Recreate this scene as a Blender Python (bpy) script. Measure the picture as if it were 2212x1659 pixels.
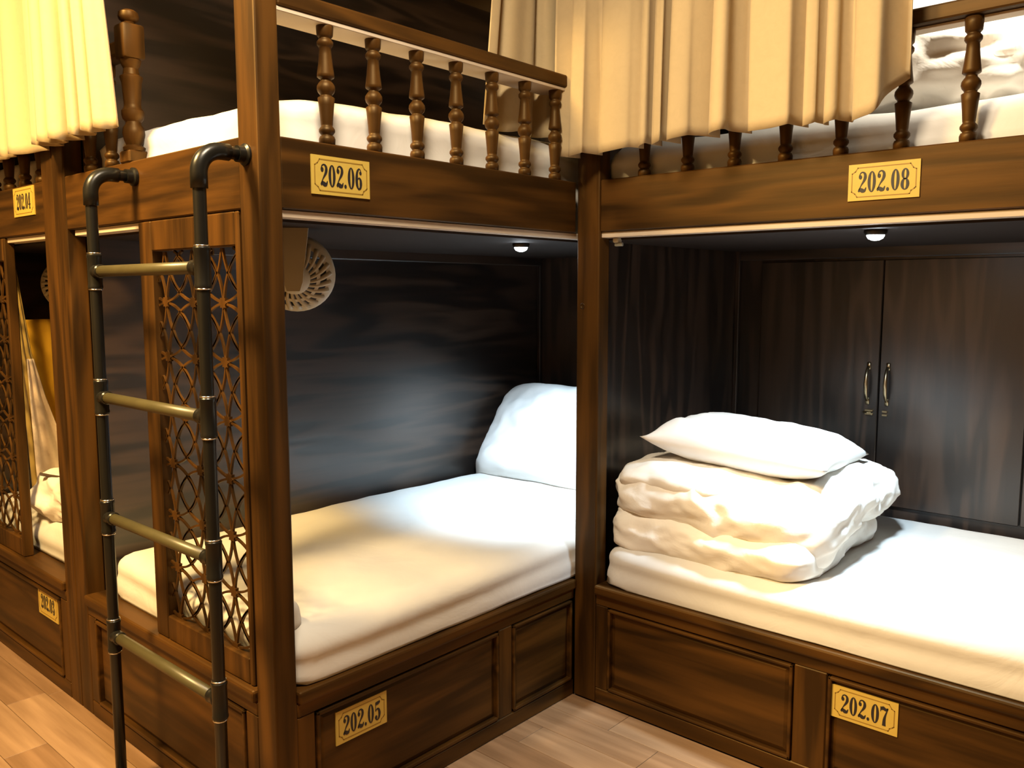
import bpy, bmesh, math, random
from mathutils import Vector, Matrix, noise
random.seed(7)
for o in list(bpy.data.objects): bpy.data.objects.remove(o, do_unlink=True)
sc = bpy.context.scene
COL = sc.collection

# ------------------------------------------------------------------ camera
CAM = Vector((-0.9234, -1.4775, 1.2)); YAW, PITCH, ROLL, FPX = 0.7278, -0.1091, -0.0005, 1832.06
fw = Vector((math.cos(YAW)*math.cos(PITCH), math.sin(YAW)*math.cos(PITCH), math.sin(PITCH)))
rt = Vector((math.sin(YAW), -math.cos(YAW), 0)); up = rt.cross(fw)
r2 = math.cos(ROLL)*rt + math.sin(ROLL)*up; u2 = -math.sin(ROLL)*rt + math.cos(ROLL)*up
cd = bpy.data.cameras.new('camera'); cam = bpy.data.objects.new('camera', cd); COL.objects.link(cam)
cam.matrix_world = Matrix(((r2.x, u2.x, -fw.x, CAM.x), (r2.y, u2.y, -fw.y, CAM.y), (r2.z, u2.z, -fw.z, CAM.z), (0, 0, 0, 1)))
cd.sensor_fit = 'HORIZONTAL'; cd.sensor_width = 36; cd.lens = FPX/2212*36; cd.clip_start = 0.02
sc.camera = cam

# ------------------------------------------------------------------ world, colour management
w = bpy.data.worlds.new('world'); sc.world = w; w.use_nodes = True
w.node_tree.nodes['Background'].inputs[0].default_value = (1, .8, .6, 1)
w.node_tree.nodes['Background'].inputs[1].default_value = 0.02
sc.view_settings.view_transform = 'Standard'; sc.view_settings.look = 'None'
sc.view_settings.gamma = 1; sc.view_settings.exposure = 0; sc.view_settings.use_curve_mapping = False
# ceiling lamps of the aisle: (position, watts, colour); their light sits in the lamp builder
AISLE_LAMPS = [((-1.10, 0.45, 2.56), 188, (1, .67, .26)), ((-0.35, -0.62, 2.56), 60, (1, .83, .60))]
# position, watts, cone degrees, point aimed at
LED = dict(a=((1.00, 0.20, 1.333), 135, 88, (1.36, .42, .47)), b=((1.13, -0.78, 1.333), 84, 112, (1.38, -.66, .47)))
LED_COL = (.66, .85, 1.0)

# ------------------------------------------------------------------ materials
MATS = {}
def nodes(name):
    m = bpy.data.materials.new(name); m.use_nodes = True; MATS[name] = m
    return m, m.node_tree.nodes, m.node_tree.links, m.node_tree.nodes['Principled BSDF']
def plain(name, col, rough=.5, metal=0, spec=.5, noise_amt=.0, scale=30, bump=0, coat=0):
    m, N, L, b = nodes(name)
    b.inputs['Base Color'].default_value = (*col, 1); b.inputs['Roughness'].default_value = rough
    b.inputs['Metallic'].default_value = metal; b.inputs['Specular IOR Level'].default_value = spec
    b.inputs['Coat Weight'].default_value = coat
    tc = N.new('ShaderNodeTexCoord'); t = N.new('ShaderNodeTexNoise'); t.inputs['Scale'].default_value = scale
    t.inputs['Detail'].default_value = 4
    L.new(tc.outputs['Object'], t.inputs['Vector'])
    mx = N.new('ShaderNodeMix'); mx.data_type = 'RGBA'
    mx.inputs[6].default_value = (*[max(0, c*(1-noise_amt)) for c in col], 1)
    mx.inputs[7].default_value = (*[min(1, c*(1+noise_amt)) for c in col], 1)
    L.new(t.outputs['Fac'], mx.inputs[0]); L.new(mx.outputs[2], b.inputs['Base Color'])
    if bump:
        bp = N.new('ShaderNodeBump'); bp.inputs['Strength'].default_value = bump; bp.inputs['Distance'].default_value = .004
        L.new(t.outputs['Fac'], bp.inputs['Height']); L.new(bp.outputs['Normal'], b.inputs['Normal'])
    return m
def wood(name, axis, dark, light, rough=.38, scale=1.0, spec=.5, ring=.55):
    m, N, L, b = nodes(name)
    tc = N.new('ShaderNodeTexCoord'); mp = N.new('ShaderNodeMapping')
    s = [26*scale]*3; s[axis] = 1.5*scale; mp.inputs['Scale'].default_value = s
    L.new(tc.outputs['Object'], mp.inputs['Vector'])
    n1 = N.new('ShaderNodeTexNoise'); n1.inputs['Scale'].default_value = 1.0; n1.inputs['Detail'].default_value = 6; n1.inputs['Roughness'].default_value = .62
    L.new(mp.outputs['Vector'], n1.inputs['Vector'])
    mp2 = N.new('ShaderNodeMapping'); s2 = [7*scale]*3; s2[axis] = .9*scale; mp2.inputs['Scale'].default_value = s2
    L.new(tc.outputs['Object'], mp2.inputs['Vector'])
    n2 = N.new('ShaderNodeTexNoise'); n2.inputs['Scale'].default_value = 1.0; n2.inputs['Detail'].default_value = 2; n2.inputs['Distortion'].default_value = .4
    L.new(mp2.outputs['Vector'], n2.inputs['Vector'])
    mul = N.new('ShaderNodeMath'); mul.operation = 'MULTIPLY'; mul.inputs[1].default_value = 34
    L.new(n2.outputs['Fac'], mul.inputs[0])
    sn = N.new('ShaderNodeMath'); sn.operation = 'SINE'; L.new(mul.outputs[0], sn.inputs[0])
    ad = N.new('ShaderNodeMath'); ad.operation = 'MULTIPLY_ADD'; ad.inputs[1].default_value = .5*ring*.5; ad.inputs[2].default_value = 0
    L.new(sn.outputs[0], ad.inputs[0])
    sm = N.new('ShaderNodeMath'); sm.operation = 'ADD'; L.new(ad.outputs[0], sm.inputs[0]); L.new(n1.outputs['Fac'], sm.inputs[1])
    cr = N.new('ShaderNodeValToRGB'); cr.color_ramp.elements[0].position = .32; cr.color_ramp.elements[1].position = .72
    cr.color_ramp.elements[0].color = (*dark, 1); cr.color_ramp.elements[1].color = (*light, 1)
    L.new(sm.outputs[0], cr.inputs[0]); L.new(cr.outputs[0], b.inputs['Base Color'])
    b.inputs['Roughness'].default_value = rough; b.inputs['Specular IOR Level'].default_value = spec
    if name.startswith('wood'): b.inputs['Specular Tint'].default_value = (1, .72, .35, 1)   # warm lamplight colour put into the lacquer's highlights
    bp = N.new('ShaderNodeBump'); bp.inputs['Strength'].default_value = .25; bp.inputs['Distance'].default_value = .0015
    L.new(sm.outputs[0], bp.inputs['Height']); L.new(bp.outputs['Normal'], b.inputs['Normal'])
    return m
def fabric(name, col, rough=.85, wr=0.0, scale=9, trans=0.0, weave=True):
    m, N, L, b = nodes(name)
    b.inputs['Base Color'].default_value = (*col, 1); b.inputs['Roughness'].default_value = rough
    b.inputs['Specular IOR Level'].default_value = .2; b.inputs['Sheen Weight'].default_value = .15
    tc = N.new('ShaderNodeTexCoord'); t = N.new('ShaderNodeTexNoise'); t.inputs['Scale'].default_value = scale
    t.inputs['Detail'].default_value = 5; t.inputs['Distortion'].default_value = 1.2
    L.new(tc.outputs['Object'], t.inputs['Vector'])
    mx = N.new('ShaderNodeMix'); mx.data_type = 'RGBA'
    mx.inputs[6].default_value = (*[c*.93 for c in col], 1); mx.inputs[7].default_value = (*[min(1, c*1.05) for c in col], 1)
    L.new(t.outputs['Fac'], mx.inputs[0]); L.new(mx.outputs[2], b.inputs['Base Color'])
    if wr:
        bp = N.new('ShaderNodeBump'); bp.inputs['Strength'].default_value = wr; bp.inputs['Distance'].default_value = .012
        L.new(t.outputs['Fac'], bp.inputs['Height']); L.new(bp.outputs['Normal'], b.inputs['Normal'])
    if trans:
        tr = N.new('ShaderNodeBsdfTranslucent'); L.new(mx.outputs[2], tr.inputs['Color'])
        ms = N.new('ShaderNodeMixShader'); ms.inputs[0].default_value = trans
        out = N['Material Output']; L.new(b.outputs[0], ms.inputs[1]); L.new(tr.outputs[0], ms.inputs[2]); L.new(ms.outputs[0], out.inputs['Surface'])
    return m
def emit(name, col, strength):
    m, N, L, b = nodes(name)
    b.inputs['Base Color'].default_value = (*col, 1); b.inputs['Emission Color'].default_value = (*col, 1); b.inputs['Emission Strength'].default_value = strength
    return m
WD, WL = (.019, .0076, .0017), (.072, .0295, .0052)
for i, a in enumerate('xyz'):
    wood('wood_'+a, i, WD, WL, .48, 1.0, .40)
    wood('panel_'+a, i, (.009, .0055, .0042), (.042, .024, .0155), .34, 1.0, .95, .9)
WOOD = [MATS['wood_x'], MATS['wood_y'], MATS['wood_z']]; PANEL = [MATS['panel_x'], MATS['panel_y'], MATS['panel_z']]
pale = plain('pale_board', (.50, .42, .33), .6, noise_amt=.1, scale=12)
brass = plain('sign_yellow', (.50, .355, .07), .38, spec=.5, noise_amt=.06, scale=60)
ink = plain('sign_ink', (.012, .010, .012), .5)
inkline = plain('sign_line', (.26, .15, .02), .5)
pipe = plain('pipe_black', (.008, .0075, .006), .30, spec=.3, noise_amt=.15, scale=25)
rungm = plain('rung_olive', (.060, .050, .020), .38, noise_amt=.2, scale=25)
chrome = plain('chrome', (.75, .74, .72), .2, metal=1)
bronze = plain('antique_brass', (.55, .45, .28), .3, metal=1, noise_amt=.15, scale=80)
sheet = fabric('sheet_white', (.63, .61, .575), wr=.3, scale=6)
duvetm = fabric('duvet_white', (.80, .76, .69), wr=.35, scale=9)
pillowm = fabric('pillow_white', (.80, .78, .75), wr=.15, scale=7)
curtm = fabric('curtain_cream', (.545, .425, .245), wr=.06, scale=40, trans=.18)
khaki = fabric('curtain_khaki', (.40, .27, .07), wr=.1, scale=30)
amber = fabric('curtain_amber', (.60, .33, .02), wr=.05, scale=30)
towelm = fabric('towel_pale', (.70, .56, .42), wr=.2, scale=60)
strapm = fabric('strap_brown', (.06, .035, .02), wr=.1, scale=60)
fanm = plain('fan_cream', (.42, .38, .28), .5, noise_amt=.05)
fand = plain('fan_grey', (.20, .20, .17), .5)
wallm = plain('wall_paint', (.24, .17, .10), .9, noise_amt=.04, scale=8)
ceilm = plain('ceiling_paint', (.42, .36, .27), .9, noise_amt=.03, scale=8)
blackp = plain('black_plastic', (.012, .012, .013), .35)
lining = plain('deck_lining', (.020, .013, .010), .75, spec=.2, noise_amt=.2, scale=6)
grout = plain('floor_base', (.10, .06, .035), .8)
plank_m = [wood('plank_%d' % i, 1, d, l, .42, .8, .4, .5) for i, (d, l) in enumerate([
    ((.185, .103, .052), (.315, .19, .104)), ((.16, .088, .043), (.28, .163, .087)), ((.215, .125, .066), (.36, .225, .127))])]
ledm = emit('led_white', (.85, .93, 1), 60); lampm = emit('lamp_diffuser', (1, .78, .45), 6)

# ------------------------------------------------------------------ mesh helpers
def link(name, bm, mat, parent=None, smooth=False):
    me = bpy.data.meshes.new(name); bm.to_mesh(me); bm.free()
    if smooth:
        for p in me.polygons: p.use_smooth = True
    if mat: me.materials.append(mat)
    o = bpy.data.objects.new(name, me); COL.objects.link(o)
    if parent: attach(o, parent)
    return o
def attach(o, parent):
    o.parent = parent
    root = parent
    while root.parent: root = root.parent
    if parent == root: o.matrix_parent_inverse = Matrix.Translation(-root.location)
def tag(o, label=None, cat=None, group=None, kind=None):
    if label: o['label'] = label
    if cat: o['category'] = cat
    if group: o['group'] = group
    if kind: o['kind'] = kind
    return o
def thing(name, label, cat, loc=(0, 0, 0), group=None):
    o = bpy.data.objects.new(name, None); COL.objects.link(o); o.location = loc; o.empty_display_size = .05
    return tag(o, label, cat, group)
def addbox(bm, x0, x1, y0, y1, z0, z1, bev=.003, seg=1):
    b = bmesh.new()
    bmesh.ops.create_cube(b, size=1)
    for v in b.verts: v.co = Vector(((x0+x1)/2+v.co.x*(x1-x0), (y0+y1)/2+v.co.y*(y1-y0), (z0+z1)/2+v.co.z*(z1-z0)))
    if bev: bmesh.ops.bevel(b, geom=b.edges[:], offset=bev, segments=seg, affect='EDGES', profile=.5)
    merge(bm, b)
def merge(bm, b):
    me = bpy.data.meshes.new('tmp'); b.to_mesh(me); b.free(); bm.from_mesh(me); bpy.data.meshes.remove(me)
def box(name, x0, x1, y0, y1, z0, z1, mat, parent=None, bev=.003, seg=1):
    bm = bmesh.new(); addbox(bm, min(x0, x1), max(x0, x1), min(y0, y1), max(y0, y1), z0, z1, bev, seg)
    return link(name, bm, mat, parent)
def addlathe(bm, prof, M=Matrix(), n=20, cap=True):
    rings = []
    for r, z in prof:
        rings.append([bm.verts.new(M @ Vector((r*math.cos(2*math.pi*k/n), r*math.sin(2*math.pi*k/n), z))) for k in range(n)])
    for a, b in zip(rings, rings[1:]):
        for k in range(n): bm.faces.new((a[k], a[(k+1) % n], b[(k+1) % n], b[k]))
    if cap:
        bm.faces.new(rings[0][::-1]); bm.faces.new(rings[-1])
def frame_to(d):
    d = Vector(d).normalized(); a = Vector((0, 0, 1)) if abs(d.z) < .9 else Vector((1, 0, 0))
    x = a.cross(d).normalized(); y = d.cross(x); return x, y, d
def addtube(bm, pts, r, n=12, cap=True):
    pts = [Vector(p) for p in pts]; rings = []; px = None
    for i, p in enumerate(pts):
        d = (pts[min(i+1, len(pts)-1)]-pts[max(i-1, 0)]).normalized()
        if px is None: x, y, _ = frame_to(d)
        else:
            x = (px-d*px.dot(d)).normalized(); y = d.cross(x)
        px = x; rr = r[i] if isinstance(r, (list, tuple)) else r
        rings.append([bm.verts.new(p+rr*(math.cos(2*math.pi*k/n)*x+math.sin(2*math.pi*k/n)*y)) for k in range(n)])
    for a, b in zip(rings, rings[1:]):
        for k in range(n): bm.faces.new((a[k], a[(k+1) % n], b[(k+1) % n], b[k]))
    if cap: bm.faces.new(rings[0][::-1]); bm.faces.new(rings[-1])
def auto_smooth(o, ang=40):
    me = o.data
    for p in me.polygons: p.use_smooth = True
    bm = bmesh.new(); bm.from_mesh(me)
    for e in bm.edges:
        if len(e.link_faces) == 2 and e.calc_face_angle(0) > math.radians(ang): e.smooth = False
    bm.to_mesh(me); bm.free()
    return o
def fbm(p, s, o=3):
    return noise.fractal(Vector(p)*s, 1.0, 2.0, o)
def softbox(bm, c, size, r, seg=(40, 40, 12), disp=None, M=None):
    """rounded box about c; disp(p, n) -> offset vector, M applied last"""
    hx, hy, hz = [s/2 for s in size]; b = bmesh.new()
    nx, ny, nz = seg; cache = {}
    def V(i, j, k):
        key = (i, j, k)
        if key not in cache:
            p = Vector((-hx+2*hx*i/nx, -hy+2*hy*j/ny, -hz+2*hz*k/nz))
            rr = (min(r[0], hx), min(r[1], hy), min(r[2], hz)) if isinstance(r, tuple) else (min(r, hx), min(r, hy), min(r, hz))
            q = Vector((max(-hx+rr[0], min(hx-rr[0], p.x)), max(-hy+rr[1], min(hy-rr[1], p.y)), max(-hz+rr[2], min(hz-rr[2], p.z))))
            d = p-q; dn = Vector((d.x/rr[0], d.y/rr[1], d.z/rr[2])); l = dn.length
            if l > 1e-6:
                m = max(abs(dn.x), abs(dn.y), abs(dn.z)); dn = dn*(m/l)
                p = q+Vector((dn.x*rr[0], dn.y*rr[1], dn.z*rr[2])); n = (dn).normalized()
            else: n = Vector((0, 0, 1))
            p += Vector(c)
            if disp: p = p+disp(p, n)
            if M: p = M @ p
            cache[key] = b.verts.new(p)
        return cache[key]
    for i in range(nx):
        for j in range(ny):
            b.faces.new((V(i, j, 0), V(i, j+1, 0), V(i+1, j+1, 0), V(i+1, j, 0)))
            b.faces.new((V(i, j, nz), V(i+1, j, nz), V(i+1, j+1, nz), V(i, j+1, nz)))
    for i in range(nx):
        for k in range(nz):
            b.faces.new((V(i, 0, k), V(i+1, 0, k), V(i+1, 0, k+1), V(i, 0, k+1)))
            b.faces.new((V(i, ny, k), V(i, ny, k+1), V(i+1, ny, k+1), V(i+1, ny, k)))
    for j in range(ny):
        for k in range(nz):
            b.faces.new((V(0, j, k), V(0, j, k+1), V(0, j+1, k+1), V(0, j+1, k)))
            b.faces.new((V(nx, j, k), V(nx, j+1, k), V(nx, j+1, k+1), V(nx, j, k+1)))
    merge(bm, b)
def pillow_bm(w, h, t, n=44, seed=0, wr=.010, rnd=0):
    bm = bmesh.new(); top = {}; bot = {}
    for i in range(n+1):
        for j in range(n+1):
            u = -1+2*i/n; v = -1+2*j/n
            pin = 1-.09*(1-abs(u)**2)*abs(v)**3; pin2 = 1-.09*(1-abs(v)**2)*abs(u)**3
            x = u*w/2*pin2*(1-rnd*v**4); y = v*h/2*pin*(1-rnd*u**4)
            e = max(0, (1-u**4))*max(0, (1-v**4)); th = t/2*e**.55
            nz = wr*fbm((x+seed*3.1, y, 0), 6, 3)*(.4+e); crease = wr*.9*abs(fbm((x*1.2+seed, y*2.6, 3), 5, 2))*(1-e*.6)
            if i in (0, n) or j in (0, n):
                top[i, j] = bot[i, j] = bm.verts.new((x, y, nz*.4))
            else:
                top[i, j] = bm.verts.new((x, y, th+nz-crease)); bot[i, j] = bm.verts.new((x, y, -th*.8+nz*.4))
    for i in range(n):
        for j in range(n):
            bm.faces.new((top[i, j], top[i+1, j], top[i+1, j+1], top[i, j+1]))
            f = (bot[i, j], bot[i, j+1], bot[i+1, j+1], bot[i+1, j])
            if len(set(f)) == 4:
                try: bm.faces.new(f)
                except ValueError: pass
    return bm
def place(bm, loc, xa, ya):
    xa = Vector(xa).normalized(); ya = Vector(ya); ya = (ya-xa*ya.dot(xa)).normalized(); za = xa.cross(ya)
    M = Matrix(((xa.x, ya.x, za.x, loc[0]), (xa.y, ya.y, za.y, loc[1]), (xa.z, ya.z, za.z, loc[2]), (0, 0, 0, 1)))
    bmesh.ops.transform(bm, matrix=M, verts=bm.verts[:])

# ------------------------------------------------------------------ the room
X0, X1, Y0, Y1, ZC = -2.3, 2.02, -3.1, 3.2, 2.62
LM = 1.0107                                   # the wide bunk's front plane
fl = tag(box('floor', X0, X1, Y0, Y1, -.06, -.008, grout, None, 0), kind='structure', label='pale oak strip laminate floor')
PW, PL = .105, .62
r = 0; y = None
meshes = {}
for i in range(int((LM+1.9-.0)/PW)):
    x0 = LM-.0-(i+1)*PW-.0
    yy = Y0-random.random()*PL
    while yy < 2.6:
        a, b = max(yy, Y0+.01), min(yy+PL, 2.6)
        if b-a > .05 and (b > -1.8):
            key = (random.randrange(3), round(b-a, 2))
            # alike pieces share mesh data; object coordinates shift the grain from plank to plank
            if key not in meshes:
                bm = bmesh.new(); addbox(bm, 0, PW-.0012, 0, b-a-.0012, -.009, 0, .0008); me = bpy.data.meshes.new('plank'); bm.to_mesh(me); bm.free()
                me.materials.append(plank_m[key[0]]); meshes[key] = me
            p = bpy.data.objects.new('plank', meshes[key]); COL.objects.link(p); p.parent = fl; p.location = (x0, a, 0)
        yy += PL
tag(box('ceiling', X0, X1, Y0, Y1, ZC, ZC+.06, ceilm, None, 0), kind='structure', label='plain cream ceiling above the bunks')
tag(box('wall_left', X0-.08, X0, Y0, Y1, -.06, ZC, wallm, None, 0), kind='structure', label='cream wall across the aisle from the bunks')
tag(box('wall_right', X1, X1+.08, Y0, Y1, -.06, ZC, wallm, None, 0), kind='structure', label='cream wall behind the bunk cabinets')
tag(box('wall_front', X0, X1, Y0-.08, Y0, -.06, ZC, wallm, None, 0), kind='structure', label='cream wall behind the viewer')
tag(box('wall_back', X0, X1, Y1, Y1+.08, -.06, ZC, wallm, None, 0), kind='structure', label='cream wall at the far end of the aisle')

# ------------------------------------------------------------------ bunk beds
ZRB, ZRT, ZB, ZTOP = 1.363, 1.504, .357, 2.30      # side board bottom/top, bed ledge, post tops
ZHB, ZHT = 1.752, 1.786                            # hand rail of the guard railings
# baluster: one turned profile, origin at its foot
BH = ZHB-ZRT
def bprof():
    P = [(0, .0165), (.055, .0172), (.078, .0150), (.084, .0112), (.096, .0135), (.115, .0168), (.135, .0168), (.152, .0138), (.162, .0118), (.175, .0125),
         (.25, .0140), (.33, .0160), (.392, .0176), (.398, .0155), (.405, .0122), (.418, .0128), (.437, .0168), (.465, .0190), (.492, .0182), (.515, .0145), (.528, .0115),
         (.545, .0110), (.553, .0155), (.562, .0180), (.585, .0176), (.66, .0152), (.74, .0132), (.795, .0122), (.803, .0135), (.822, .0168), (.845, .0170), (.862, .0140), (.872, .0120),
         (.880, .0135), (.895, .0166), (.95, .0176), (1.0, .0178)]
    return [(r, t*BH) for t, r in P]
bm = bmesh.new(); addlathe(bm, bprof(), n=18); BAL = bpy.data.meshes.new('baluster'); bm.to_mesh(BAL); bm.free()
BAL.materials.append(WOOD[2])
for p in BAL.polygons: p.use_smooth = True
def baluster(x, y, railing, root):
    o = bpy.data.objects.new('baluster', BAL); COL.objects.link(o); o.parent = railing
    o.location = (x, y, ZRT-.002)   # the railing's own local frame is world-aligned
    return o

# lettering ---------------------------------------------------------
def strk(pts, ws, n=5):
    """Catmull-Rom stroke of varying width -> list of quads (2d)"""
    P = [Vector(p) for p in pts]; out = []; W = []
    for i in range(len(P)-1):
        p0, p1, p2, p3 = P[max(i-1, 0)], P[i], P[i+1], P[min(i+2, len(P)-1)]
        for k in range(n+(1 if i == len(P)-2 else 0)):
            t = k/n
            out.append(.5*((2*p1)+(-p0+p2)*t+(2*p0-5*p1+4*p2-p3)*t*t+(-p0+3*p1-3*p2+p3)*t**3)); W.append(ws[i]*(1-t)+ws[i+1]*t)
    L, R = [], []
    for i, p in enumerate(out):
        d = out[min(i+1, len(out)-1)]-out[max(i-1, 0)]; d = d.normalized() if d.length > 1e-9 else Vector((1, 0)); nn = Vector((-d.y, d.x))
        L.append(p+nn*W[i]/2); R.append(p-nn*W[i]/2)
    return [(R[i], R[i+1], L[i+1], L[i]) for i in range(len(out)-1)]
def ring(cx, cy, w, h, iw, ih, n=28):
    q = []
    for k in range(n):
        a, b = 2*math.pi*k/n, 2*math.pi*(k+1)/n
        f = lambda t, ww, hh: Vector((cx+ww/2*math.cos(t), cy+hh/2*math.sin(t)))
        q.append((f(a, iw, ih), f(a, w, h), f(b, w, h), f(b, iw, ih)))
    return q
def disc(cx, cy, r, n=14):
    return [tuple(Vector((cx+r*math.cos(2*math.pi*k/n), cy+r*math.sin(2*math.pi*k/n))) for k in range(n))]
def digit(ch):
    if ch == '0': return ring(.27, .5, .52, 1.0, .15, .90)
    if ch == '8': return ring(.27, .74, .46, .52, .14, .42)+ring(.27, .27, .53, .55, .15, .46)
    if ch == '2': return disc(.13, .75, .105)+strk([(.05, .78), (.13, .93), (.28, .98), (.42, .88), (.44, .73), (.37, .57), (.2, .36), (.05, .12)], [.04, .06, .06, .15, .19, .14, .06, .04])+\
        strk([(.03, .05), (.13, .15), (.28, .1), (.43, .1), (.52, .25)], [.08, .17, .21, .14, .03])
    if ch == '5': return strk([(.10, .9), (.3, .91), (.48, .97)], [.15, .18, .08])+strk([(.1, .96), (.085, .5)], [.04, .035])+disc(.13, .17, .105)+\
        strk([(.085, .5), (.2, .6), (.36, .54), (.43, .33), (.37, .11), (.23, .02), (.08, .08)], [.03, .06, .15, .20, .13, .05, .04])
    if ch == '6': return strk([(.46, .88), (.33, .985), (.17, .85), (.11, .52), (.14, .2), (.27, .015)], [.03, .05, .13, .20, .17, .05])+disc(.42, .79, .09)+\
        strk([(.2, .48), (.3, .56), (.42, .45), (.44, .28), (.40, .11), (.26, .02)], [.03, .06, .16, .19, .13, .05])
    if ch == '7': return strk([(.03, .86), (.2, .92), (.36, .87), (.52, .95)], [.14, .19, .15, .06])+strk([(.03, .98), (.03, .72)], [.04, .04])+\
        strk([(.51, .95), (.37, .62), (.29, .32), (.28, .0)], [.04, .10, .18, .24])
    if ch == '3': return disc(.12, .76, .1)+disc(.12, .2, .1)+strk([(.06, .8), (.18, .97), (.36, .92), (.40, .75), (.3, .56), (.18, .53)], [.03, .05, .13, .18, .08, .04])+\
        strk([(.18, .53), (.36, .46), (.43, .26), (.36, .06), (.2, .015), (.06, .12)], [.04, .1, .19, .14, .05, .03])
    if ch == '4': return strk([(.36, 1.0), (.36, .02)], [.18, .18])+strk([(.32, .98), (.02, .3)], [.05, .04])+strk([(.02, .28), (.55, .28)], [.05, .05])+strk([(.2, .02), (.52, .02)], [.04, .04])
    return disc(.09, .09, .09)
def extrude_quads(bm, quads, O, U, V, Nn, d):
    for q in quads:
        a = [bm.verts.new(O+U*p.x+V*p.y+Nn*d) for p in q]; bm.faces.new(a)
        b = [bm.verts.new(O+U*p.x+V*p.y) for p in q]
        for i in range(len(q)):
            j = (i+1) % len(q); bm.faces.new((b[i], b[j], a[j], a[i]))
def sign(text, O, U, Nn, root, wdt=.150, hgt=.079):
    """O lower left corner, U to the reader's right, Nn out of the face"""
    U, Nn, O = Vector(U), Vector(Nn), Vector(O); V = Vector((0, 0, 1))
    bm = bmesh.new(); extrude_quads(bm, [(Vector((0, 0)), Vector((wdt, 0)), Vector((wdt, hgt)), Vector((0, hgt)))], O, U, V, Nn, .003)
    s = link('sign_plate', bm, brass, root); s['label'] = 'yellow number plate reading '+text
    bm = bmesh.new(); x = 0; quads = []; H = .045
    for ch in text:
        q = digit(ch); k = H*.74
        for f in q: quads.append(tuple(Vector((x+p.x*k, p.y*H)) for p in f))
        x += (.60 if ch != '.' else .28)*k
    off = Vector(((wdt-x+.06*H)/2, (hgt-H)/2))
    quads = [tuple(p+off for p in f) for f in quads]
    extrude_quads(bm, quads, O+Nn*.003, U, V, Nn, .0007)
    t = link('lettering', bm, ink, s); t['label'] = 'black heavy serif numerals '+text
    m, c = .008, .012
    path = [(m+c, m), (wdt-m-c, m), (wdt-m-c*.75, m+c*.55), (wdt-m-c*.2, m+c*.9), (wdt-m, m+c*1.1), (wdt-m, hgt-m-c), (wdt-m-c*.5, hgt-m-c*.75), (wdt-m-c, hgt-m), (m+c, hgt-m), (m+c*.55, hgt-m-c*.65), (m, hgt-m-c), (m, m+c), (m+c*.6, m+c*.6), (m+c, m)]
    q = []
    for a, b in zip(path, path[1:]):
        a, b = Vector(a), Vector(b); d = (b-a).normalized(); n2 = Vector((-d.y, d.x))*.0011; e = d*.0009
        q.append((a-e-n2, b+e-n2, b+e+n2, a-e+n2))
    bm = bmesh.new(); extrude_quads(bm, q, O+Nn*.003, U, V, Nn, .0004); link('border_line', bm, inkline, s)
    return s

# base fronts: a frame of stiles and rails round raised panels -----------
def base_front(root, axis, plane, a0, a1, panels, nrm, stiles):
    """axis 0: runs along x on plane y; axis 1: runs along y on plane x. nrm = -1 faces the aisle"""
    def B(name, u0, u1, d0, d1, z0, z1, mat, par, bev=.003, seg=1):
        u0, u1 = min(u0, u1), max(u0, u1); d0, d1 = sorted((plane+d0, plane+d1))
        return box(name, u0, u1, d0, d1, z0, z1, mat, par, bev, seg) if axis == 0 else box(name, d0, d1, u0, u1, z0, z1, mat, par, bev, seg)
    wood_l = WOOD[axis]
    bf = B('base_board', a0, a1, .016, .034, .0, ZB-.03, wood_l, root, 0)
    B('bottom_rail', a0, a1, .0, .017, .0, .047, wood_l, root)
    B('top_rail', a0, a1, .0, .017, .297, ZB-.028, wood_l, root)
    for s0, s1 in stiles: B('stile', s0, s1, .0005, .017, .046, .298, WOOD[2], root)
    for p0, p1 in panels:
        p0, p1 = min(p0, p1), max(p0, p1)
        # raised field with a wide sloping border and a proud bead round it
        bm = bmesh.new(); z0, z1 = .050, .294; b = .022
        def Vt(u, d, z): return bm.verts.new((u, plane+d, z) if axis == 0 else (plane+d, u, z))
        o = [Vt(p0, .015, z0), Vt(p1, .015, z0), Vt(p1, .015, z1), Vt(p0, .015, z1)]
        i = [Vt(p0+b, .006, z0+b), Vt(p1-b, .006, z0+b), Vt(p1-b, .006, z1-b), Vt(p0+b, .006, z1-b)]
        for k in range(4): bm.faces.new((o[k], o[(k+1) % 4], i[(k+1) % 4], i[k]))
        bm.faces.new(i); bmesh.ops.recalc_face_normals(bm, faces=bm.faces[:])
        pn = link('raised_panel', bm, WOOD[axis], root)
        e = .009
        for u0, u1, w0, w1 in ((p0, p1, z0, z0+e), (p0, p1, z1-e, z1), (p0, p0+e, z0, z1), (p1-e, p1, z0, z1)):
            B('bead', u0, u1, -.004, .016, w0, w1, WOOD[axis], pn, .003, 2)
    lip = B('ledge', a0-.0, a1+.0, -.010, .075, ZB-.029, ZB, wood_l, root, .006, 2)

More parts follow.
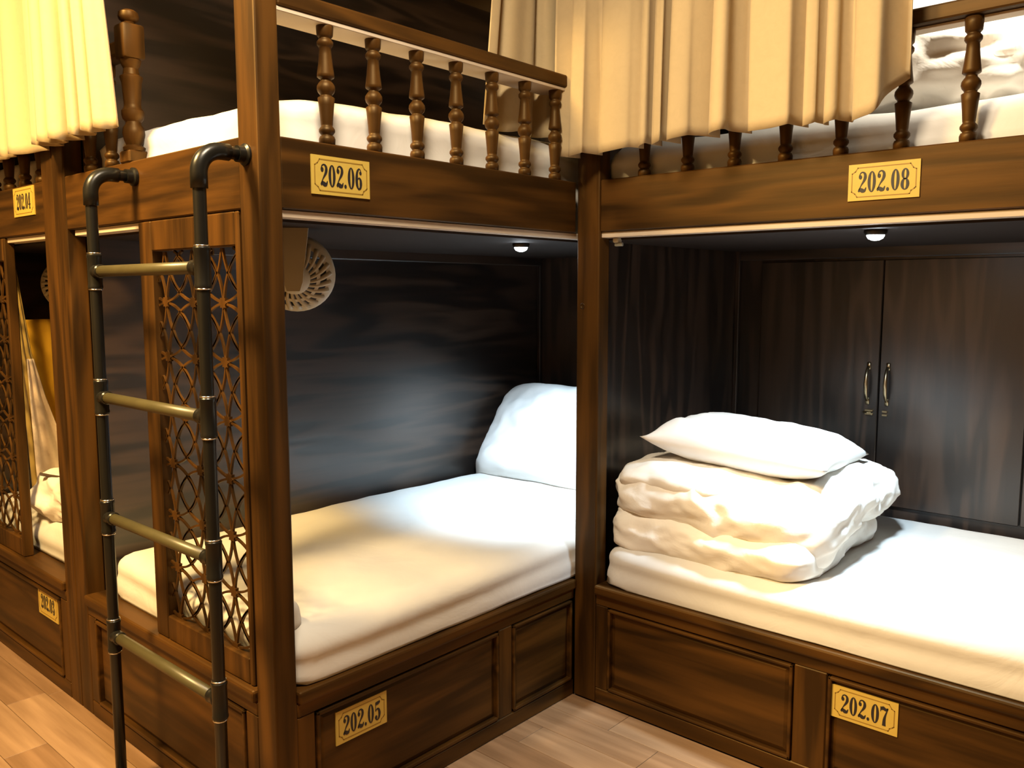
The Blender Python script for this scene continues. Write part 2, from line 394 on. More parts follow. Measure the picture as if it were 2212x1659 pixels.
# lattice screens ---------------------------------------------------------
def lattice(root, y0, y1, z0, z1, x, ystar, zstar, s=.1265):
    """screen in the plane x, from y0 to y1; ystar/zstar = one star's place"""
    bm = bmesh.new(); fr = .046; xf0, xf1 = x, x+.030
    addbox(bm, xf0, xf1, y0, y0+fr*.35, z0, z1); addbox(bm, xf0, xf1, y1-fr*1.3, y1, z0, z1)
    addbox(bm, xf0, xf1, y0+fr*.35, y1-fr*1.3, z0, z0+fr*1.3); addbox(bm, xf0, xf1, y0+fr*.35, y1-fr*1.3, z1-fr*1.5, z1)
    scr = link('lattice_screen', bm, WOOD[2], root)
    a0, a1, b0, b1 = y0+fr*.35, y1-fr*1.3, z0+fr*1.3, z1-fr*1.5
    bm = bmesh.new(); xa, xb = x+.012, x+.017
    def inside(p): return a0-.001 <= p[0] <= a1+.001 and b0-.001 <= p[1] <= b1+.001
    def bar(pts, wd):
        seg = []
        for p in pts:
            if inside(p): seg.append(p)
            else:
                if len(seg) > 1: strip(seg, wd)
                seg = []
        if len(seg) > 1: strip(seg, wd)
    def strip(seg, wd):
        prev = None
        for i, p in enumerate(seg):
            q0, q1 = Vector(seg[max(i-1, 0)]), Vector(seg[min(i+1, len(seg)-1)]); d = (q1-q0).normalized(); n2 = Vector((-d.y, d.x))*wd/2; p = Vector(p)
            row = [bm.verts.new((xx, (p+sg*n2).x, (p+sg*n2).y)) for xx, sg in ((xa, -1), (xa, 1), (xb, 1), (xb, -1))]
            if prev:
                for k in range(4): bm.faces.new((prev[k], prev[(k+1) % 4], row[(k+1) % 4], row[k]))
            else: bm.faces.new(row[::-1])
            prev = row
        bm.faces.new(prev)
    i0, i1 = math.floor((a0-ystar)/s)-1, math.ceil((a1-ystar)/s)+1; j0, j1 = math.floor((b0-zstar)/s)-1, math.ceil((b1-zstar)/s)+1
    stars = []
    N = 22
    for i in range(i0, i1+1):
        for j in range(j0, j1+1):
            cy, cz = ystar+i*s, zstar+j*s
            if inside((cy, cz)): stars.append((cy, cz))
            # over every side of a cell a pointed arch into the cell on either hand; the arches cross
            half = []
            for k in range(13):
                t = k/12; half.append((2*t*(1-t)*.09+t*t*.5, 2*t*(1-t)*.60+t*t*.8))
            arch = half+[(1-p, q) for p, q in half[-2::-1]]
            for sg in (-1, 1):
                bar([(cy+p*s, cz+sg*q*s) for p, q in arch], .0050)
                bar([(cy+sg*q*s, cz+p*s) for p, q in arch], .0050)
    link('fretwork', bm, WOOD[2], scr)
    for cy, cz in stars:
        bm = bmesh.new(); pr = []
        for k in range(16):
            rr = .0150 if k % 2 == 0 else .0105
            pr.append((rr*math.cos(2*math.pi*k/16), rr*math.sin(2*math.pi*k/16)))
        A = [bm.verts.new((xa-.0015, cy+u, cz+v)) for u, v in pr]; Bv = [bm.verts.new((xb+.001, cy+u, cz+v)) for u, v in pr]
        bm.faces.new(A); bm.faces.new(Bv[::-1])
        for k in range(16): bm.faces.new((A[k], A[(k+1) % 16], Bv[(k+1) % 16], Bv[k]))
        bmesh.ops.recalc_face_normals(bm, faces=bm.faces[:])
        link('rosette', bm, WOOD[2], scr)

# --- bunk at the corner, plates 202.05 / 202.06 --------------------------
A = thing('bunk_bed', 'wooden corner bunk bed with plates 202.05 and 202.06 and a lattice screen', 'bunk bed', (0.97, .47, 0))
PX, PY = .052, .072; YQ0, YQ1 = .941, 1.0165
box('post', 0, PX, 0, PY, 0, ZTOP, WOOD[2], A, .004, 2)
box('post', 0, PX, YQ0, YQ1, 0, ZTOP, WOOD[2], A, .004, 2)
XB = 1.95
box('back_panel', PX, XB+.02, .921, .939, 0, ZTOP, PANEL[0], A, .001)
box('end_panel', XB, XB+.018, .0, .92, 0, ZTOP, PANEL[2], A, .001)
box('corner_batten', XB-.016, XB, .905, .921, .3, ZRB-.01, PANEL[2], A, .002)
box('back_batten', .4, XB-.016, .900, .921, ZRB-.055, ZRB-.014, PANEL[0], A, .003)
# side boards
box('side_board', PX, LM, .003, .030, ZRB, ZRT, WOOD[0], A, .003)
box('side_board', .003, .030, PY, YQ0, ZRB, ZRT, WOOD[1], A, .003)
box('bed_deck', .014, XB, .010, .92, ZRB-.016, ZRB-.001, pale, A, .001)
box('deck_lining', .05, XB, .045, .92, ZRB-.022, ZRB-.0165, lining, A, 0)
box('header_rail', PX, LM, .003, .030, ZTOP-.08, ZTOP, WOOD[0], A); box('header_rail', .003, .030, PY, YQ0, ZTOP-.08, ZTOP, WOOD[1], A)
# guard railing on the short end
rl = box('railing', PX, LM, .0, .045, ZHB, ZHT, WOOD[0], A, .005, 2); rl['label'] = 'hand rail on turned balusters'
box('pale_strip', PX, LM-.01, .004, .085, ZHB-.009, ZHB-.0005, pale, rl, .001)
for k in range(7): baluster(.1785+k*.1264, .022, rl, A)
# guard railing on the ladder side, from the newel to the far post
rl = box('railing', .0, .045, .585, YQ0, ZHB, ZHT, WOOD[1], A, .005, 2); rl['label'] = 'hand rail on turned balusters beside the newel'
for yb in (.69, .815): baluster(.022, yb, rl, A)
bm = bmesh.new(); NY, NX = .575, .026
addbox(bm, NX-.026, NX+.026, NY-.026, NY+.026, ZRT-.002, ZRT+.028, .004)
addlathe(bm, [(r, z) for z, r in ((ZRT+.028, .0245), (1.540, .0255), (1.546, .018), (1.556, .022), (1.572, .0255), (1.585, .024), (1.594, .018), (1.600, .0175), (1.606, .023), (1.615, .0255), (1.625, .0255),
    (1.632, .020), (1.640, .019), (1.690, .0225), (1.700, .0255), (1.704, .0255), (1.708, .019), (1.722, .0165), (1.734, .0225), (1.742, .024))], Matrix.Translation((NX, NY, 0)), 24)
addbox(bm, NX-.0265, NX+.0265, NY-.0265, NY+.0265, 1.742, 1.822, .007, 2)
addlathe(bm, [(r, z) for z, r in ((1.822, .012), (1.828, .014), (1.833, .021), (1.840, .0235), (1.850, .0215), (1.855, .014), (1.857, .004))], Matrix.Translation((NX, NY, 0)), 24)
auto_smooth(link('newel', bm, WOOD[2], A), 35)
# fronts
base_front(A, 0, 0.0, PX, LM, [(.098, .680), (.738, 1.0)], -1, [(PX, .096), (.682, .736)])
base_front(A, 1, 0.0, PY, YQ0, [(.122, .892)], -1, [(PY, .12), (.894, YQ0)])
lattice(A, .088, .529, ZB, ZRB-.002, .004, .178, 1.049)
sign('202.06', (.1215, .003, 1.3985), (1, 0, 0), (0, -1, 0), A)
sign('202.05', (.151, .006, .1935), (1, 0, 0), (0, -1, 0), A, .145, .078)

# --- long bunk on the right, plates 202.07 / 202.08 ------------------------
B = thing('bunk_bed', 'long wooden bunk bed with plates 202.07 and 202.08 and a rear cupboard', 'bunk bed', (1.5, -1.05, 0))
YE = -2.12
box('post', LM, LM+.05, -.078, -.001, 0, ZTOP, WOOD[2], B, .004, 2); box('post', LM, LM+.05, YE, YE+.075, 0, ZTOP, WOOD[2], B, .004, 2)
bm = bmesh.new(); addlathe(bm, [(.0085, -.002), (.0085, .0005), (.006, .0012), (.0055, 0.0)], Matrix.Translation((LM-.0005, -.022, 1.158)) @ Matrix.Rotation(-math.pi/2, 4, 'Y'), 16)
link('screw_cap', bm, WOOD[0], B, True)
box('end_panel', LM+.05, XB, -.018, -.002, 0, ZTOP, PANEL[2], B, .001)
box('end_panel', LM+.05, XB, YE, YE+.018, 0, ZTOP, PANEL[2], B, .001)
box('back_panel', XB+.002, XB+.02, YE, -.002, 0, ZTOP, PANEL[2], B, .001)
box('corner_batten', XB-.016, XB+.002, -.034, -.018, .3, ZRB-.01, PANEL[2], B, .002)
box('back_batten', XB-.02, XB+.002, YE+.02, -.036, ZRB-.055, ZRB-.014, PANEL[1], B, .003)
def cabinet_door(y0, y1, hy, left):
    d = box('cabinet_door', XB-.014, XB+.002, y0, y1, .497, 1.300, PANEL[2], B, .002)
    zc = .897; xh = XB-.014
    bm = bmesh.new()
    for zz in (zc-.058, zc+.058):
        addbox(bm, xh-.006, xh, hy-.006, hy+.006, zz-.012, zz+.012, .002)
    addtube(bm, [(xh-.004, hy, zc-.055), (xh-.016, hy, zc-.046), (xh-.022, hy, zc-.030), (xh-.026, hy, zc), (xh-.022, hy, zc+.030), (xh-.016, hy, zc+.046), (xh-.004, hy, zc+.055)], [.005, .005, .0058, .007, .0058, .005, .005], 10)
    h = link('handle', bm, bronze, d, True); h['label'] = 'bowed brass pull handle'
    bm = bmesh.new()
    addbox(bm, xh-.008, xh, hy-(.020 if left else .004), hy+(.006 if left else .012), zc-.092, zc-.086, .001); addbox(bm, xh-.008, xh, hy-(.020 if left else .004), hy+(.006 if left else .012), zc-.104, zc-.097, .001)
    if left: addtube(bm, [(xh-.006, hy-.012, zc-.095), (xh-.014, hy-.004, zc-.095), (xh-.006, hy+.010, zc-.095)], .003, 8)
    l = link('latch', bm, bronze, d); l['label'] = 'small brass hasp'
cabinet_door(-.536, -.12, -.505, True); cabinet_door(-.960, -.540, -.566, False); cabinet_door(-1.38, -.964, -1.352, False)
box('side_board', LM+.003, LM+.030, -.078, YE+.075, ZRB, ZRT, WOOD[1], B, .003)
box('bed_deck', LM+.012, XB, YE+.02, -.02, ZRB-.016, ZRB-.001, pale, B, .001)
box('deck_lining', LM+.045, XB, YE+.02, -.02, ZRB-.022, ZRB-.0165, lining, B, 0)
box('header_rail', LM+.003, LM+.03, YE+.075, -.078, ZTOP-.08, ZTOP, WOOD[1], B)
rl = box('railing', LM, LM+.045, YE+.075, -.078, ZHB, ZHT, WOOD[1], B, .005, 2); rl['label'] = 'hand rail on turned balusters'
box('pale_strip', LM+.022, LM+.06, YE+.08, -.08, ZHB-.006, ZHB-.0005, pale, rl, .001)
for k in range(15): baluster(LM+.022, -.207-k*.1303, rl, B)
base_front(B, 1, LM, YE+.075, -.078, [(-.672, -.122), (-1.30, -.758), (-1.93, -1.38)], -1, [(-.12, -.078), (-.756, -.674), (-1.378, -1.302), (YE+.075, -1.932)])
sign('202.08', (LM+.003, -.7565, 1.398), (0, -1, 0), (-1, 0, 0), B)
sign('202.07', (LM+.006, -.767, .1965), (0, -1, 0), (-1, 0, 0), B)

# --- far left bunk, plates 202.03 / 202.04 -----------------------------------
C = thing('bunk_bed', 'far wooden bunk bed at left edge with plates 202.03 and 202.04', 'bunk bed', (0.97, 1.5, 0))
YC0, YC1 = 1.0185, 1.094; YC2 = 1.96
box('post', 0, PX, YC0, YC1, 0, ZTOP, WOOD[2], C, .004, 2); box('post', 0, PX, YC2, YC2+.072, 0, ZTOP, WOOD[2], C, .004, 2)
box('end_panel', PX, XB, YC0, YC0+.016, 0, ZTOP, PANEL[0], C, .001)
box('back_panel', PX, XB, YC2, YC2+.018, 0, ZTOP, PANEL[0], C, .001); box('end_panel', XB, XB+.018, YC0, YC2, 0, ZTOP, PANEL[2], C, .001)
box('side_board', .003, .030, YC1, YC2, ZRB, ZRT, WOOD[1], C, .003)
box('bed_deck', .014, XB, YC0+.03, YC2, ZRB-.016, ZRB-.001, pale, C, .001)
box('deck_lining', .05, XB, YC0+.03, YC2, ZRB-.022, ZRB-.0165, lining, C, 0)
box('header_rail', .003, .030, YC1, YC2, ZTOP-.08, ZTOP, WOOD[1], C)
rl = box('railing', .0, .045, YC1, 1.62, ZHB, ZHT, WOOD[1], C, .005, 2)
for yb in (1.147, 1.275, 1.403, 1.53): baluster(.022, yb, rl, C)
base_front(C, 1, 0.0, YC1, YC2, [(1.142, 1.91)], -1, [(YC1, 1.14), (1.912, YC2)])
lattice(C, 1.43, 1.94, ZB, ZRB-.002, .004, 1.52, 1.049)
sign('202.04', (.003, 1.317, 1.417), (0, -1, 0), (-1, 0, 0), C, .16, .082)
sign('202.03', (.006, 1.327, .204), (0, -1, 0), (-1, 0, 0), C, .152, .088)

# ------------------------------------------------------------------ pipe ladder
YL, YR, XL = .530, .044, -.100
LD = thing('pipe_ladder', 'black iron pipe ladder bolted to the orange side board', 'ladder', (XL, (YL+YR)/2, 0))
RP = .0125
def sleeve(bm, p, d, L, r):
    x, y, z = frame_to(d); M = Matrix(((x.x, y.x, z.x, p[0]), (x.y, y.y, z.y, p[1]), (x.z, y.z, z.z, p[2]), (0, 0, 0, 1)))
    addlathe(bm, [(r*.86, -L/2), (r, -L/2+.003), (r, -L/2+.008), (r*.95, -L/2+.010), (r*.95, L/2-.010), (r, L/2-.008), (r, L/2-.003), (r*.86, L/2)], M, 18)
for yy in (YL, YR):
    bm = bmesh.new(); ang = [math.radians(a) for a in range(0, 91, 10)]; R_ = .045; zt = 1.466
    pts = [(XL, yy, 0.0), (XL, yy, .6), (XL, yy, zt-R_)]+[(XL+R_-R_*math.cos(a), yy, zt-R_+R_*math.sin(a)) for a in ang[1:]]+[(.0, yy, zt)]
    addtube(bm, pts, RP, 16); link('upright', bm, pipe, LD, True)
    bm = bmesh.new(); addtube(bm, [(XL, yy, zt-R_-.028), (XL, yy, zt-R_)]+[(XL+R_-R_*math.cos(a), yy, zt-R_+R_*math.sin(a)) for a in ang[1:]]+[(XL+R_+.018, yy, zt)], .0162, 16)
    link('elbow', bm, pipe, LD, True)
    bm = bmesh.new(); addlathe(bm, [(.0215, .002), (.0215, -.004), (.0165, -.007), (.0160, -.020)], Matrix.Translation((0, yy, zt)) @ Matrix.Rotation(math.pi/2, 4, 'Y'), 20); auto_smooth(link('flange', bm, pipe, LD))
    bm = bmesh.new(); addlathe(bm, [(.034, .0), (.034, .006), (.021, .010), (.020, .03)], Matrix.Translation((XL, yy, 0)), 20); auto_smooth(link('flange', bm, pipe, LD))
    for zz in (1.245, .957, .673, .383):
        bm = bmesh.new(); sleeve(bm, (XL, yy, zz), (0, 0, 1), .080, .0162); sg = 1 if yy == YR else -1
        sleeve(bm, (XL, yy+sg*.020, zz), (0, 1, 0), .030, .0156); auto_smooth(link('tee_fitting', bm, pipe, LD), 30)
        for dz in (-.041, .041):
            bm = bmesh.new(); addlathe(bm, [(.0122, -.0013), (.0150, -.0013), (.0150, .0013), (.0122, .0013)], Matrix.Translation((XL, yy, zz+dz)), 20); link('collar', bm, chrome, LD, True)
for zz in (1.245, .957, .673, .383):
    bm = bmesh.new(); addtube(bm, [(XL, YR, zz), (XL, .3, zz), (XL, YL, zz)], RP, 16); link('rung', bm, rungm, LD, True)

# ------------------------------------------------------------------ bedding
def mattress(name, label, x0, x1, y0, y1, z0, z1, r, mat, seed=0, fx=None, group='white mattresses on the bunks', sag=.006, seg=(70, 40, 12)):
    bm = bmesh.new()
    def disp(p, n):
        d = sag*fbm((p.x+seed, p.y, p.z*.5), 2.2, 2)+.35*sag*fbm((p.x*2+seed, p.y*2, 0), 5, 2)
        s = max(0, 1-abs(n.z))
        fold = .005*math.sin(70*(p.z-z0)+2.2*math.sin(2.3*(p.x+p.y)+seed))*s
        v = n*(d+fold)
        if p.z < z0+.02: v.z = max(v.z, 0)
        h = math.hypot(n.x, n.y)
        if n.z < 0 and h > .03:      # the sheet hangs straight to the board: no rounding underneath
            rx, ry = (r[0], r[1]) if isinstance(r, tuple) else (r, r); v = v+Vector((n.x*rx, n.y*ry, 0))*((1-h)/h)
        if fx: v = v+fx(p, n)
        return v
    softbox(bm, ((x0+x1)/2, (y0+y1)/2, (z0+z1)/2), (x1-x0, y1-y0, z1-z0), r, seg, disp)
    return tag(link(name, bm, mat, None, True), label, 'mattress', group)
mattress('mattress', 'white sheeted lower mattress above plate 202.05, lit by a lamp', .045, 1.93, .004, .90, ZB+.001, .476, (.06, .06, .055), sheet, 1.0)
mattress('mattress', 'white upper mattress behind the railing above plate 202.06', .050, 1.93, .050, .90, ZRB, 1.628, (.30, .09, .075), sheet, 4.0, sag=.010)
mattress('mattress', 'white sheeted lower mattress under the folded duvets, plate 202.07', 1.018, 1.93, -2.05, -.082, ZB+.001, .476, (.06, .06, .055), sheet, 7.0)
mattress('mattress', 'cream upper mattress behind the railing above plate 202.08', LM+.050, 1.93, -2.05, -.04, ZRB, 1.610, (.08, .08, .07), sheet, 11.0, sag=.010)
mattress('mattress', 'lower mattress of the far left bunk above plate 202.03', .06, 1.93, 1.06, 1.94, ZB-.002, .47, .05, sheet, 14.0)
mattress('mattress', 'upper mattress of the far left bunk above plate 202.04', .06, 1.93, 1.06, 1.94, ZRB, 1.60, .05, sheet, 17.0)
# turned-back sheet corner by the corner post
bm = bmesh.new()
softbox(bm, (.078, .10, .497), (.055, .11, .075), .026, (10, 16, 12), lambda p, n: n*.006*fbm(p, 14, 2))
tag(link('sheet_fold', bm, sheet, None, True), 'small folded white cloth on lower mattress against the corner post', 'cloth')
# pillow leaning in the corner bunk
bm = pillow_bm(.68, .47, .26, seed=3, wr=.016, rnd=.09); place(bm, (1.650, .590, .628), (0, -1, 0.02), (.62, 0, .78))
tag(link('pillow', bm, pillowm, None, True), 'white pillow leaning at the end of the 202.05 bed', 'pillow', 'white pillows')
# the stack on the right-hand bed
def crease(p, n, k=1.0, seed=0):
    a = fbm((p.x*.9+seed, p.y*1.0, p.z*2.4), 6.5, 3); b = 1-abs(noise.noise(Vector((p.x*4+seed, p.y*5.5, p.z*11))))*2
    c = 1-abs(noise.noise(Vector((p.x*9+seed*2, p.y*7+p.z*6, p.z*14))))*3
    return n*(k*(.016*a+.010*max(0, b)**2+.006*max(0, c)**2))
bm = bmesh.new()
softbox(bm, (1.345, -.375, .524), (.59, .585, .125), (.07, .07, .058), (60, 60, 18), lambda p, n: crease(p, n, .9, 2.0)+Vector((0, 0, .012*math.sin(4*p.y))))
softbox(bm, (1.36, -.36, .565), (.52, .53, .06), .03, (40, 40, 8), lambda p, n: crease(p, n, .8, 9.0))
tag(link('folded_duvet', bm, duvetm, None, True), 'bottom cream folded duvet of the stack on the 202.07 bed', 'duvet', 'folded duvets')
bm = bmesh.new()
def drape(p, n):
    q = crease(p, n, 1.15, 5.0)
    # the near edge slumps towards the viewer and down to the mattress side
    t = max(0, min(1, (-.10-p.y)/.55)); f = max(0, min(1, (1.40-p.x)/.33))
    return q+Vector((-.012*f*t, 0, -.085*f*t*max(0, min(1, (.70-p.z)/.14))-.01*t))
softbox(bm, (1.41, -.375, .627), (.68, .65, .155), (.13, .12, .076), (80, 80, 26), drape)
softbox(bm, (1.30, -.27, .665), (.44, .40, .085), (.10, .10, .042), (50, 50, 12), lambda p, n: crease(p, n, .9, 12.0))
tag(link('folded_duvet', bm, duvetm, None, True), 'puffy white duvet folded under the pillow of the stack, above another duvet', 'duvet', 'folded duvets')
bm = pillow_bm(.53, .44, .15, seed=8, wr=.014); place(bm, (1.37, -.385, .752), (.10, -1, -.07), (1, .10, -.06))
tag(link('pillow', bm, pillowm, None, True), 'white pillow topping the stack of folded duvets', 'pillow', 'white pillows')
# upper right bunk bedding
bm = pillow_bm(.66, .54, .20, seed=13, wr=.022); place(bm, (1.58, -.72, 1.86), (.25, -1, .05), (.42, .1, .9))
tag(link('pillow', bm, pillowm, None, True), 'large white pillow propped behind the upper right railing', 'pillow', 'white pillows')
bm = bmesh.new(); softbox(bm, (1.42, -.78, 1.705), (.50, .60, .19), (.16, .16, .09), (50, 50, 20), lambda p, n: crease(p, n, 1.8, 21.0))
tag(link('crumpled_duvet', bm, duvetm, None, True), 'crumpled white duvet heaped on the upper bed above plate 202.08', 'duvet')
# far left bunk contents
bm = bmesh.new(); softbox(bm, (.25, 1.33, .535), (.36, .42, .150), (.08, .09, .065), (40, 40, 16), lambda p, n: crease(p, n, 1.7, 31.0))
tag(link('crumpled_duvet', bm, duvetm, None, True), 'crumpled cream duvet in the far left lower bunk', 'duvet')

def cloth(name, mat, label, cat, left, right, y, zs, amp=.006, nf=5, seed=0, group=None, nu=40, nv=40):
    """hanging sheet near plane y; left/right give x at each height in zs"""
    bm = bmesh.new(); g = {}
    def ip(a, z):
        for (z0, v0), (z1, v1) in zip(zip(zs, a), list(zip(zs, a))[1:]):
            if (z0-z)*(z1-z) <= 0: return v0+(v1-v0)*((z-z0)/(z1-z0) if z1 != z0 else 0)
        return a[-1]
    for i in range(nu+1):
        for j in range(nv+1):
            z = zs[0]+(zs[-1]-zs[0])*j/nv; u = i/nu; a, b = ip(left, z), ip(right, z)
            g[i, j] = bm.verts.new((a+(b-a)*u, y+amp*math.sin(nf*2*math.pi*u+seed+z*1.5)+.3*amp*fbm((u*3+seed, z*3, 0), 2, 2), z))
    for i in range(nu):
        for j in range(nv): bm.faces.new((g[i, j], g[i+1, j], g[i+1, j+1], g[i, j+1]))
    o = link(name, bm, mat, None, True); md = o.modifiers.new('thick', 'SOLIDIFY'); md.thickness = .003
    return tag(o, label, cat, group)
cloth('curtain', amber, 'amber yellow cloth hanging deep inside the far left lower bunk', 'curtain', [.12, .125, .13, .13], [.48, .48, .48, .48], 1.66, [1.105, .9, .7, .50], .005, 6, 1)
cloth('curtain', khaki, 'khaki drape slanting down inside the far left lower bunk', 'curtain', [.060, .066, .085, .092], [.078, .112, .165, .205], 1.58, [1.30, 1.0, .75, .50], .006, 3, 2)
cloth('towel', towelm, 'pale pinkish towel hanging in front of the khaki drape', 'towel', [.083, .086, .090, .095], [.105, .135, .185, .24], 1.545, [.98, .85, .68, .53], .006, 2, 3)
bm = bmesh.new(); addtube(bm, [(.065, 1.43, .618), (.085, 1.40, .612), (.11, 1.38, .606), (.125, 1.37, .625), (.150, 1.36, .634), (.19, 1.36, .628)], .0055, 8)
tag(link('bag_strap', bm, strapm, None, True), 'dark brown strap lying on the duvet in the far left bunk', 'strap')

# ------------------------------------------------------------------ curtains and rods
def curtain(name, label, p0, p1, ztop, hem, amp, nf, seed, mat=curtm, group='cream bunk curtains', nu=230, nv=26, shift=None, sgn=1):
    bm = bmesh.new(); g = {}; p0, p1 = Vector((*p0, 0)), Vector((*p1, 0)); d = (p1-p0); L = d.length; d.normalize(); nn = Vector((-d.y, d.x, 0))
    rnd = random.Random(seed); ph = [rnd.uniform(0, 6.28) for _ in range(5)]
    for i in range(nu+1):
        u = i/nu
        # folds of uneven width
        w_ = u+.035*math.sin(2*math.pi*2.1*u+ph[0])+.02*math.sin(2*math.pi*4.3*u+ph[1])
        for j in range(nv+1):
            v = j/nv; zb = hem(u); z = ztop+(zb-ztop)*v
            a = amp*(.55+.45*v)*(1+.35*math.sin(2*math.pi*1.7*u+ph[2]))
            th = 2*math.pi*nf*w_+.25*math.sin(2.2*v+ph[3]+5*u)
            off = sgn*a*(1.05-2.1*abs(math.cos(th/2))**.75+.16*math.sin(1.7*th+ph[1]))
            al = .22*a*math.sin(2*th+.6)
            q = p0+d*(u*L+al)+nn*off
            if shift: q = q+Vector(shift(u, z))
            g[i, j] = bm.verts.new((q.x, q.y, z+.004*math.sin(th)*v))
    for i in range(nu):
        for j in range(nv): bm.faces.new((g[i, j], g[i+1, j], g[i+1, j+1], g[i, j+1]))
    o = link(name, bm, mat, None, True); md = o.modifiers.new('thick', 'SOLIDIFY'); md.thickness = .002
    return tag(o, label, 'curtain', group)
def hemR(u):
    z = 1.566-.004*math.sin(9*u)
    if u > .93: z += ((u-.93)/.07)**2*.10
    return z
curtain('curtain', 'wide cream curtain hanging in front of the upper right bunk railing', (.952, .015), (.952, -.884), 2.22, hemR, .036, 10.5, 3)
curtain('curtain', 'cream curtain hanging at top left over the ladder bunk railing', (-.042, .525), (-.042, 1.78), 2.22, lambda u: 1.576, .026, 13.5, 5, sgn=-1, shift=lambda u, z: (0, (z-1.576)*.13*(1-u), 0))
curtain('curtain', 'tan curtain end hanging inside the upper corner bunk behind the hand rail', (.722, .118), (1.06, .075), 2.22, lambda u: 1.63, .020, 2.6, 9, nu=90, shift=lambda u, z: ((z-1.63)*.13*(1-u), 0, 0))
def rod(label, a, b):
    t = thing('curtain_rod', label, 'curtain rod', a, 'curtain rods')
    bm = bmesh.new(); addtube(bm, [a, [(x+y)/2 for x, y in zip(a, b)], b], .010, 12); link('rod', bm, chrome, t, True)
    for p in (a, b):
        bm = bmesh.new(); bmesh.ops.create_uvsphere(bm, u_segments=14, v_segments=8, radius=.016, matrix=Matrix.Translation(p)); link('finial', bm, chrome, t, True)
    for k in (.06, .94):
        p = Vector(a).lerp(Vector(b), k); bm = bmesh.new(); addtube(bm, [p, p+Vector((0, 0, .12)), p+Vector((0, 0, ZC-p.z))], .006, 8); link('hanger', bm, chrome, t, True)
rod('curtain rod above the upper right bunk', (.962, .03, 2.232), (.962, -1.9, 2.232))
rod('curtain rod above the ladder side of the bunks', (-.042, .10, 2.232), (-.042, 1.9, 2.232))
rod('short curtain rod inside the upper corner bunk', (.10, .10, 2.232), (1.25, .10, 2.232))

# ------------------------------------------------------------------ bunk fans
def fan(loc, label, axis, up_to, group='cream fans under the upper beds'):
    t = thing('hanging_fan', label, 'fan', loc, group)
    x, y, z = frame_to(axis)          # z points from the guard's back towards the viewer
    M = Matrix(((x.x, y.x, z.x, loc[0]), (x.y, y.y, z.y, loc[1]), (x.z, y.z, z.z, loc[2]), (0, 0, 0, 1)))
    Rg = .088
    prof = lambda r: .040*(1-(r/Rg)**2)
    bm = bmesh.new(); addlathe(bm, [(Rg-.016, prof(Rg-.016)), (Rg-.002, prof(Rg-.004)), (Rg+.003, -.004), (Rg, -.030), (Rg-.006, -.034), (Rg-.006, -.004), (Rg-.016, prof(Rg-.016)-.003)], M, 40, False); link('guard_rim', bm, fanm, t, True)
    bm = bmesh.new(); rr = [.062, .068]; addlathe(bm, [(.050, prof(.05)+.003), (.058, prof(.058)+.003), (.058, prof(.058)-.004), (.050, prof(.05)-.004), (.050, prof(.05)+.003)], M, 40, False); link('guard_ring', bm, fanm, t, True)
    bm = bmesh.new(); addlathe(bm, [(.036, prof(.036)-.004), (.036, prof(.036)+.004), (.030, prof(.03)+.012), (.012, prof(0)+.020), (.001, prof(0)+.021)], M, 28, False); link('motor_cap', bm, fanm, t, True)
    for k in range(24):
        a = 2*math.pi*k/24; bm = bmesh.new(); pts = []
        for q in range(7):
            r_ = .028+(Rg-.008-.028)*q/6; aa = a+.35*(q/6)
            pts.append(M @ Vector((r_*math.cos(aa), r_*math.sin(aa), prof(r_))))
        addtube(bm, pts, [.0030+.0036*q/6 for q in range(7)], 6); link('guard_rib', bm, fanm, t, True)
    bm = bmesh.new()
    for k in range(3):
        b = bmesh.new(); vs = []
        for q in range(6):
            for s_ in (-1, 1):
                rq = .02+.055*q/5; aa = 2*math.pi*k/3+s_*(.30+.10*q/5); vs.append(b.verts.new(M @ Vector((rq*math.cos(aa), rq*math.sin(aa), -.012+s_*.010))))
        for q in range(5): b.faces.new((vs[2*q], vs[2*q+1], vs[2*q+3], vs[2*q+2]))
        bmesh.ops.solidify(b, geom=b.faces[:], thickness=.002); merge(bm, b)
    link('blades', bm, fand, t)
    # hanging bracket: a tapering arm from the bed deck to the motor
    hub = M @ Vector((0, 0, .060)); top = Vector((hub.x+.005, hub.y+.0, up_to)); s = x if abs(x.z) < .5 else y
    s = Vector((-z.y, z.x, 0)).normalized()
    bm = bmesh.new(); prev = None
    for (p, hw) in ((top, .032), (top.lerp(hub, .35), .028), (top.lerp(hub, .75), .023), (hub, .021), (hub+Vector((0, 0, -.020)), .014)):
        f = Vector((z.x, z.y, 0)).normalized()*.006
        row = [bm.verts.new(p+s*hw*sg+f*sf) for sg, sf in ((-1, -1), (1, -1), (1, 1), (-1, 1))]
        if prev:
            for k in range(4): bm.faces.new((prev[k], prev[(k+1) % 4], row[(k+1) % 4], row[k]))
        else: bm.faces.new(row[::-1])
        prev = row
    bm.faces.new(prev); link('bracket', bm, fanm, t)
    bm = bmesh.new(); addtube(bm, [hub, M @ Vector((0, 0, .05))], .016, 14); link('pivot', bm, fand, t)
    return t
fan((.222, .215, 1.238), 'cream plastic fan hanging under the bed board beside plate 202.06', (-.60, -.74, -.30), ZRB-.022)
fan((.235, 1.56, 1.215), 'cream fan hanging inside the far left lower bunk', (-.62, -.72, -.25), ZRB-.022)

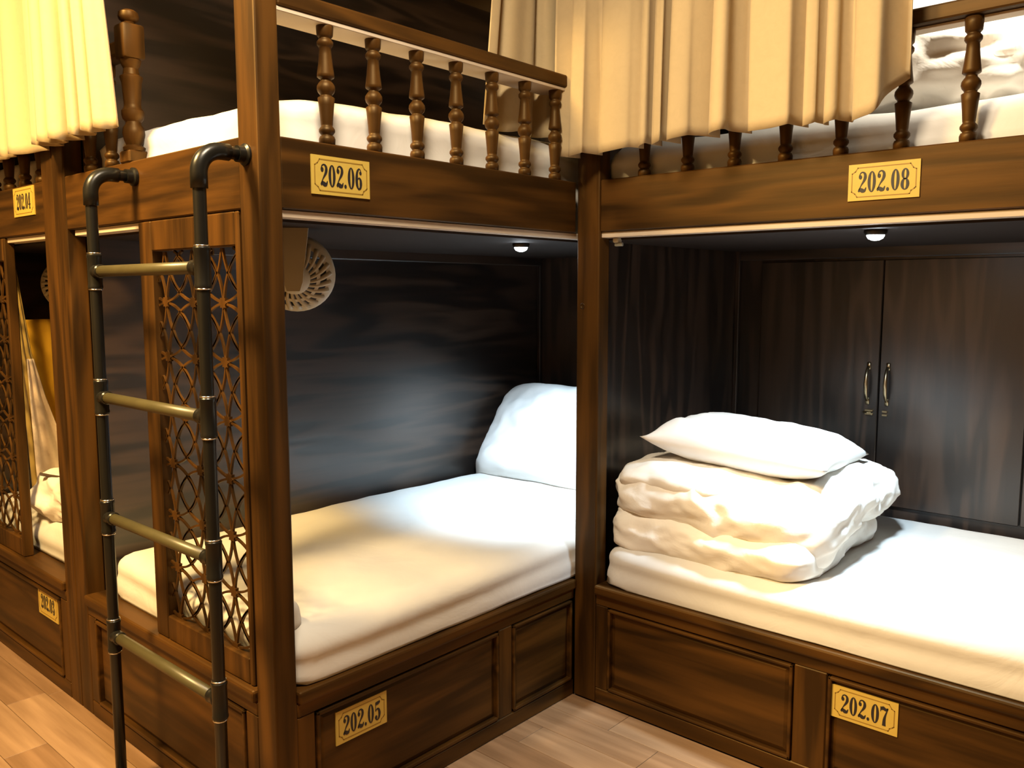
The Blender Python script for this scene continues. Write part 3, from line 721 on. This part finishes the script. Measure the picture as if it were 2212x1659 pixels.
# ------------------------------------------------------------------ lamps
def led_lamp(pos, watts, cone, aim, label):
    t = thing('spot_lamp', label, 'lamp', (pos[0], pos[1], pos[2]), 'small led lamps under the upper beds')
    x, y, z = pos; zt = ZRB-.022
    bm = bmesh.new(); addlathe(bm, [(.024, zt-z), (.026, zt-z-.002), (.026, .002), (.022, -.004), (.019, -.004), (.019, .000)], Matrix.Translation(pos), 24, False); auto_smooth(link('housing', bm, blackp, t))
    bm = bmesh.new(); addlathe(bm, [(.0195, .002), (.0195, -.006), (.016, -.012), (.008, -.016), (.001, -.0165)], Matrix.Translation(pos), 20); link('lens', bm, ledm, t, True)
    ld = bpy.data.lights.new('spot_light', 'SPOT'); ld.energy = watts; ld.color = LED_COL; ld.spot_size = math.radians(cone); ld.spot_blend = 1.0; ld.shadow_soft_size = .045
    lo = bpy.data.objects.new('spot_light', ld); COL.objects.link(lo); lo.location = (x, y, z-.022); lo.rotation_euler = (Vector(aim)-Vector(pos)).to_track_quat('-Z', 'Y').to_euler(); attach(lo, t)
led_lamp(*LED['a'], 'small bright led lamp under the deck of the corner bunk')
led_lamp(*LED['b'], 'small bright led lamp over the right-hand lower bed')
# added fill lamp under the header, there to brighten the upper right bedding
t = thing('added_fill_lamp', 'added fill lamp under the header rail of the upper right bed', 'lamp', (LM+.07, -1.12, 2.2))
RX, RY = LM+.075, -1.12
box('bracket', LM+.029, RX+.02, RY-.02, RY+.02, 2.225, 2.235, blackp, t, .002)
bm = bmesh.new(); addlathe(bm, [(.020, 2.226), (.026, 2.218), (.026, 2.196), (.022, 2.192), (.019, 2.196)], Matrix.Translation((RX, RY, 0)), 24, False); auto_smooth(link('housing', bm, blackp, t))
bm = bmesh.new(); addlathe(bm, [(.019, 2.200), (.016, 2.190), (.001, 2.186)], Matrix.Translation((RX, RY, 0)), 20); link('lens', bm, ledm, t, True)
ld = bpy.data.lights.new('spot_light', 'SPOT'); ld.energy = 46; ld.color = (1, .92, .76); ld.spot_size = math.radians(110); ld.spot_blend = .8; ld.shadow_soft_size = .04
lo = bpy.data.objects.new('spot_light', ld); COL.objects.link(lo); lo.location = (RX, RY, 2.182); lo.rotation_euler = (Vector((1.5, -.85, 1.7))-Vector((RX, RY, 2.182))).to_track_quat('-Z', 'Y').to_euler(); attach(lo, t)
t = thing('cable_clip', 'tiny grey clip under the bed deck beside the corner post', 'clip', (LM+.04, -.105, ZRB-.02))
box('clip_body', LM+.028, LM+.05, -.120, -.102, ZRB-.030, ZRB-.016, fanm, t, .004, 2); box('clip_hook', LM+.034, LM+.044, -.130, -.104, ZRB-.040, ZRB-.029, fand, t, .003, 2)
for k, (pos, watts, col) in enumerate(AISLE_LAMPS):
    t = thing('ceiling_lamp', ['round ceiling lamp over the aisle by the ladder', 'round ceiling lamp over the aisle by the viewer'][k], 'lamp', (pos[0], pos[1], ZC), 'round ceiling lamps')
    bm = bmesh.new(); addlathe(bm, [(.24, ZC), (.24, ZC-.03), (.23, ZC-.034), (.225, ZC-.03), (.225, ZC-.02)], Matrix.Translation((pos[0], pos[1], 0)), 40, False); auto_smooth(link('rim', bm, fanm, t))
    bm = bmesh.new(); addlathe(bm, [(.225, ZC-.026), (.20, ZC-.034), (.10, ZC-.040), (.002, ZC-.042)], Matrix.Translation((pos[0], pos[1], 0)), 40, False); link('diffuser', bm, lampm, t, True)
    ld = bpy.data.lights.new('lamp_light', 'AREA'); ld.shape = 'DISK'; ld.size = .44; ld.energy = watts; ld.color = col
    lo = bpy.data.objects.new('lamp_light', ld); COL.objects.link(lo); lo.location = (pos[0], pos[1], ZC-.046); attach(lo, t)
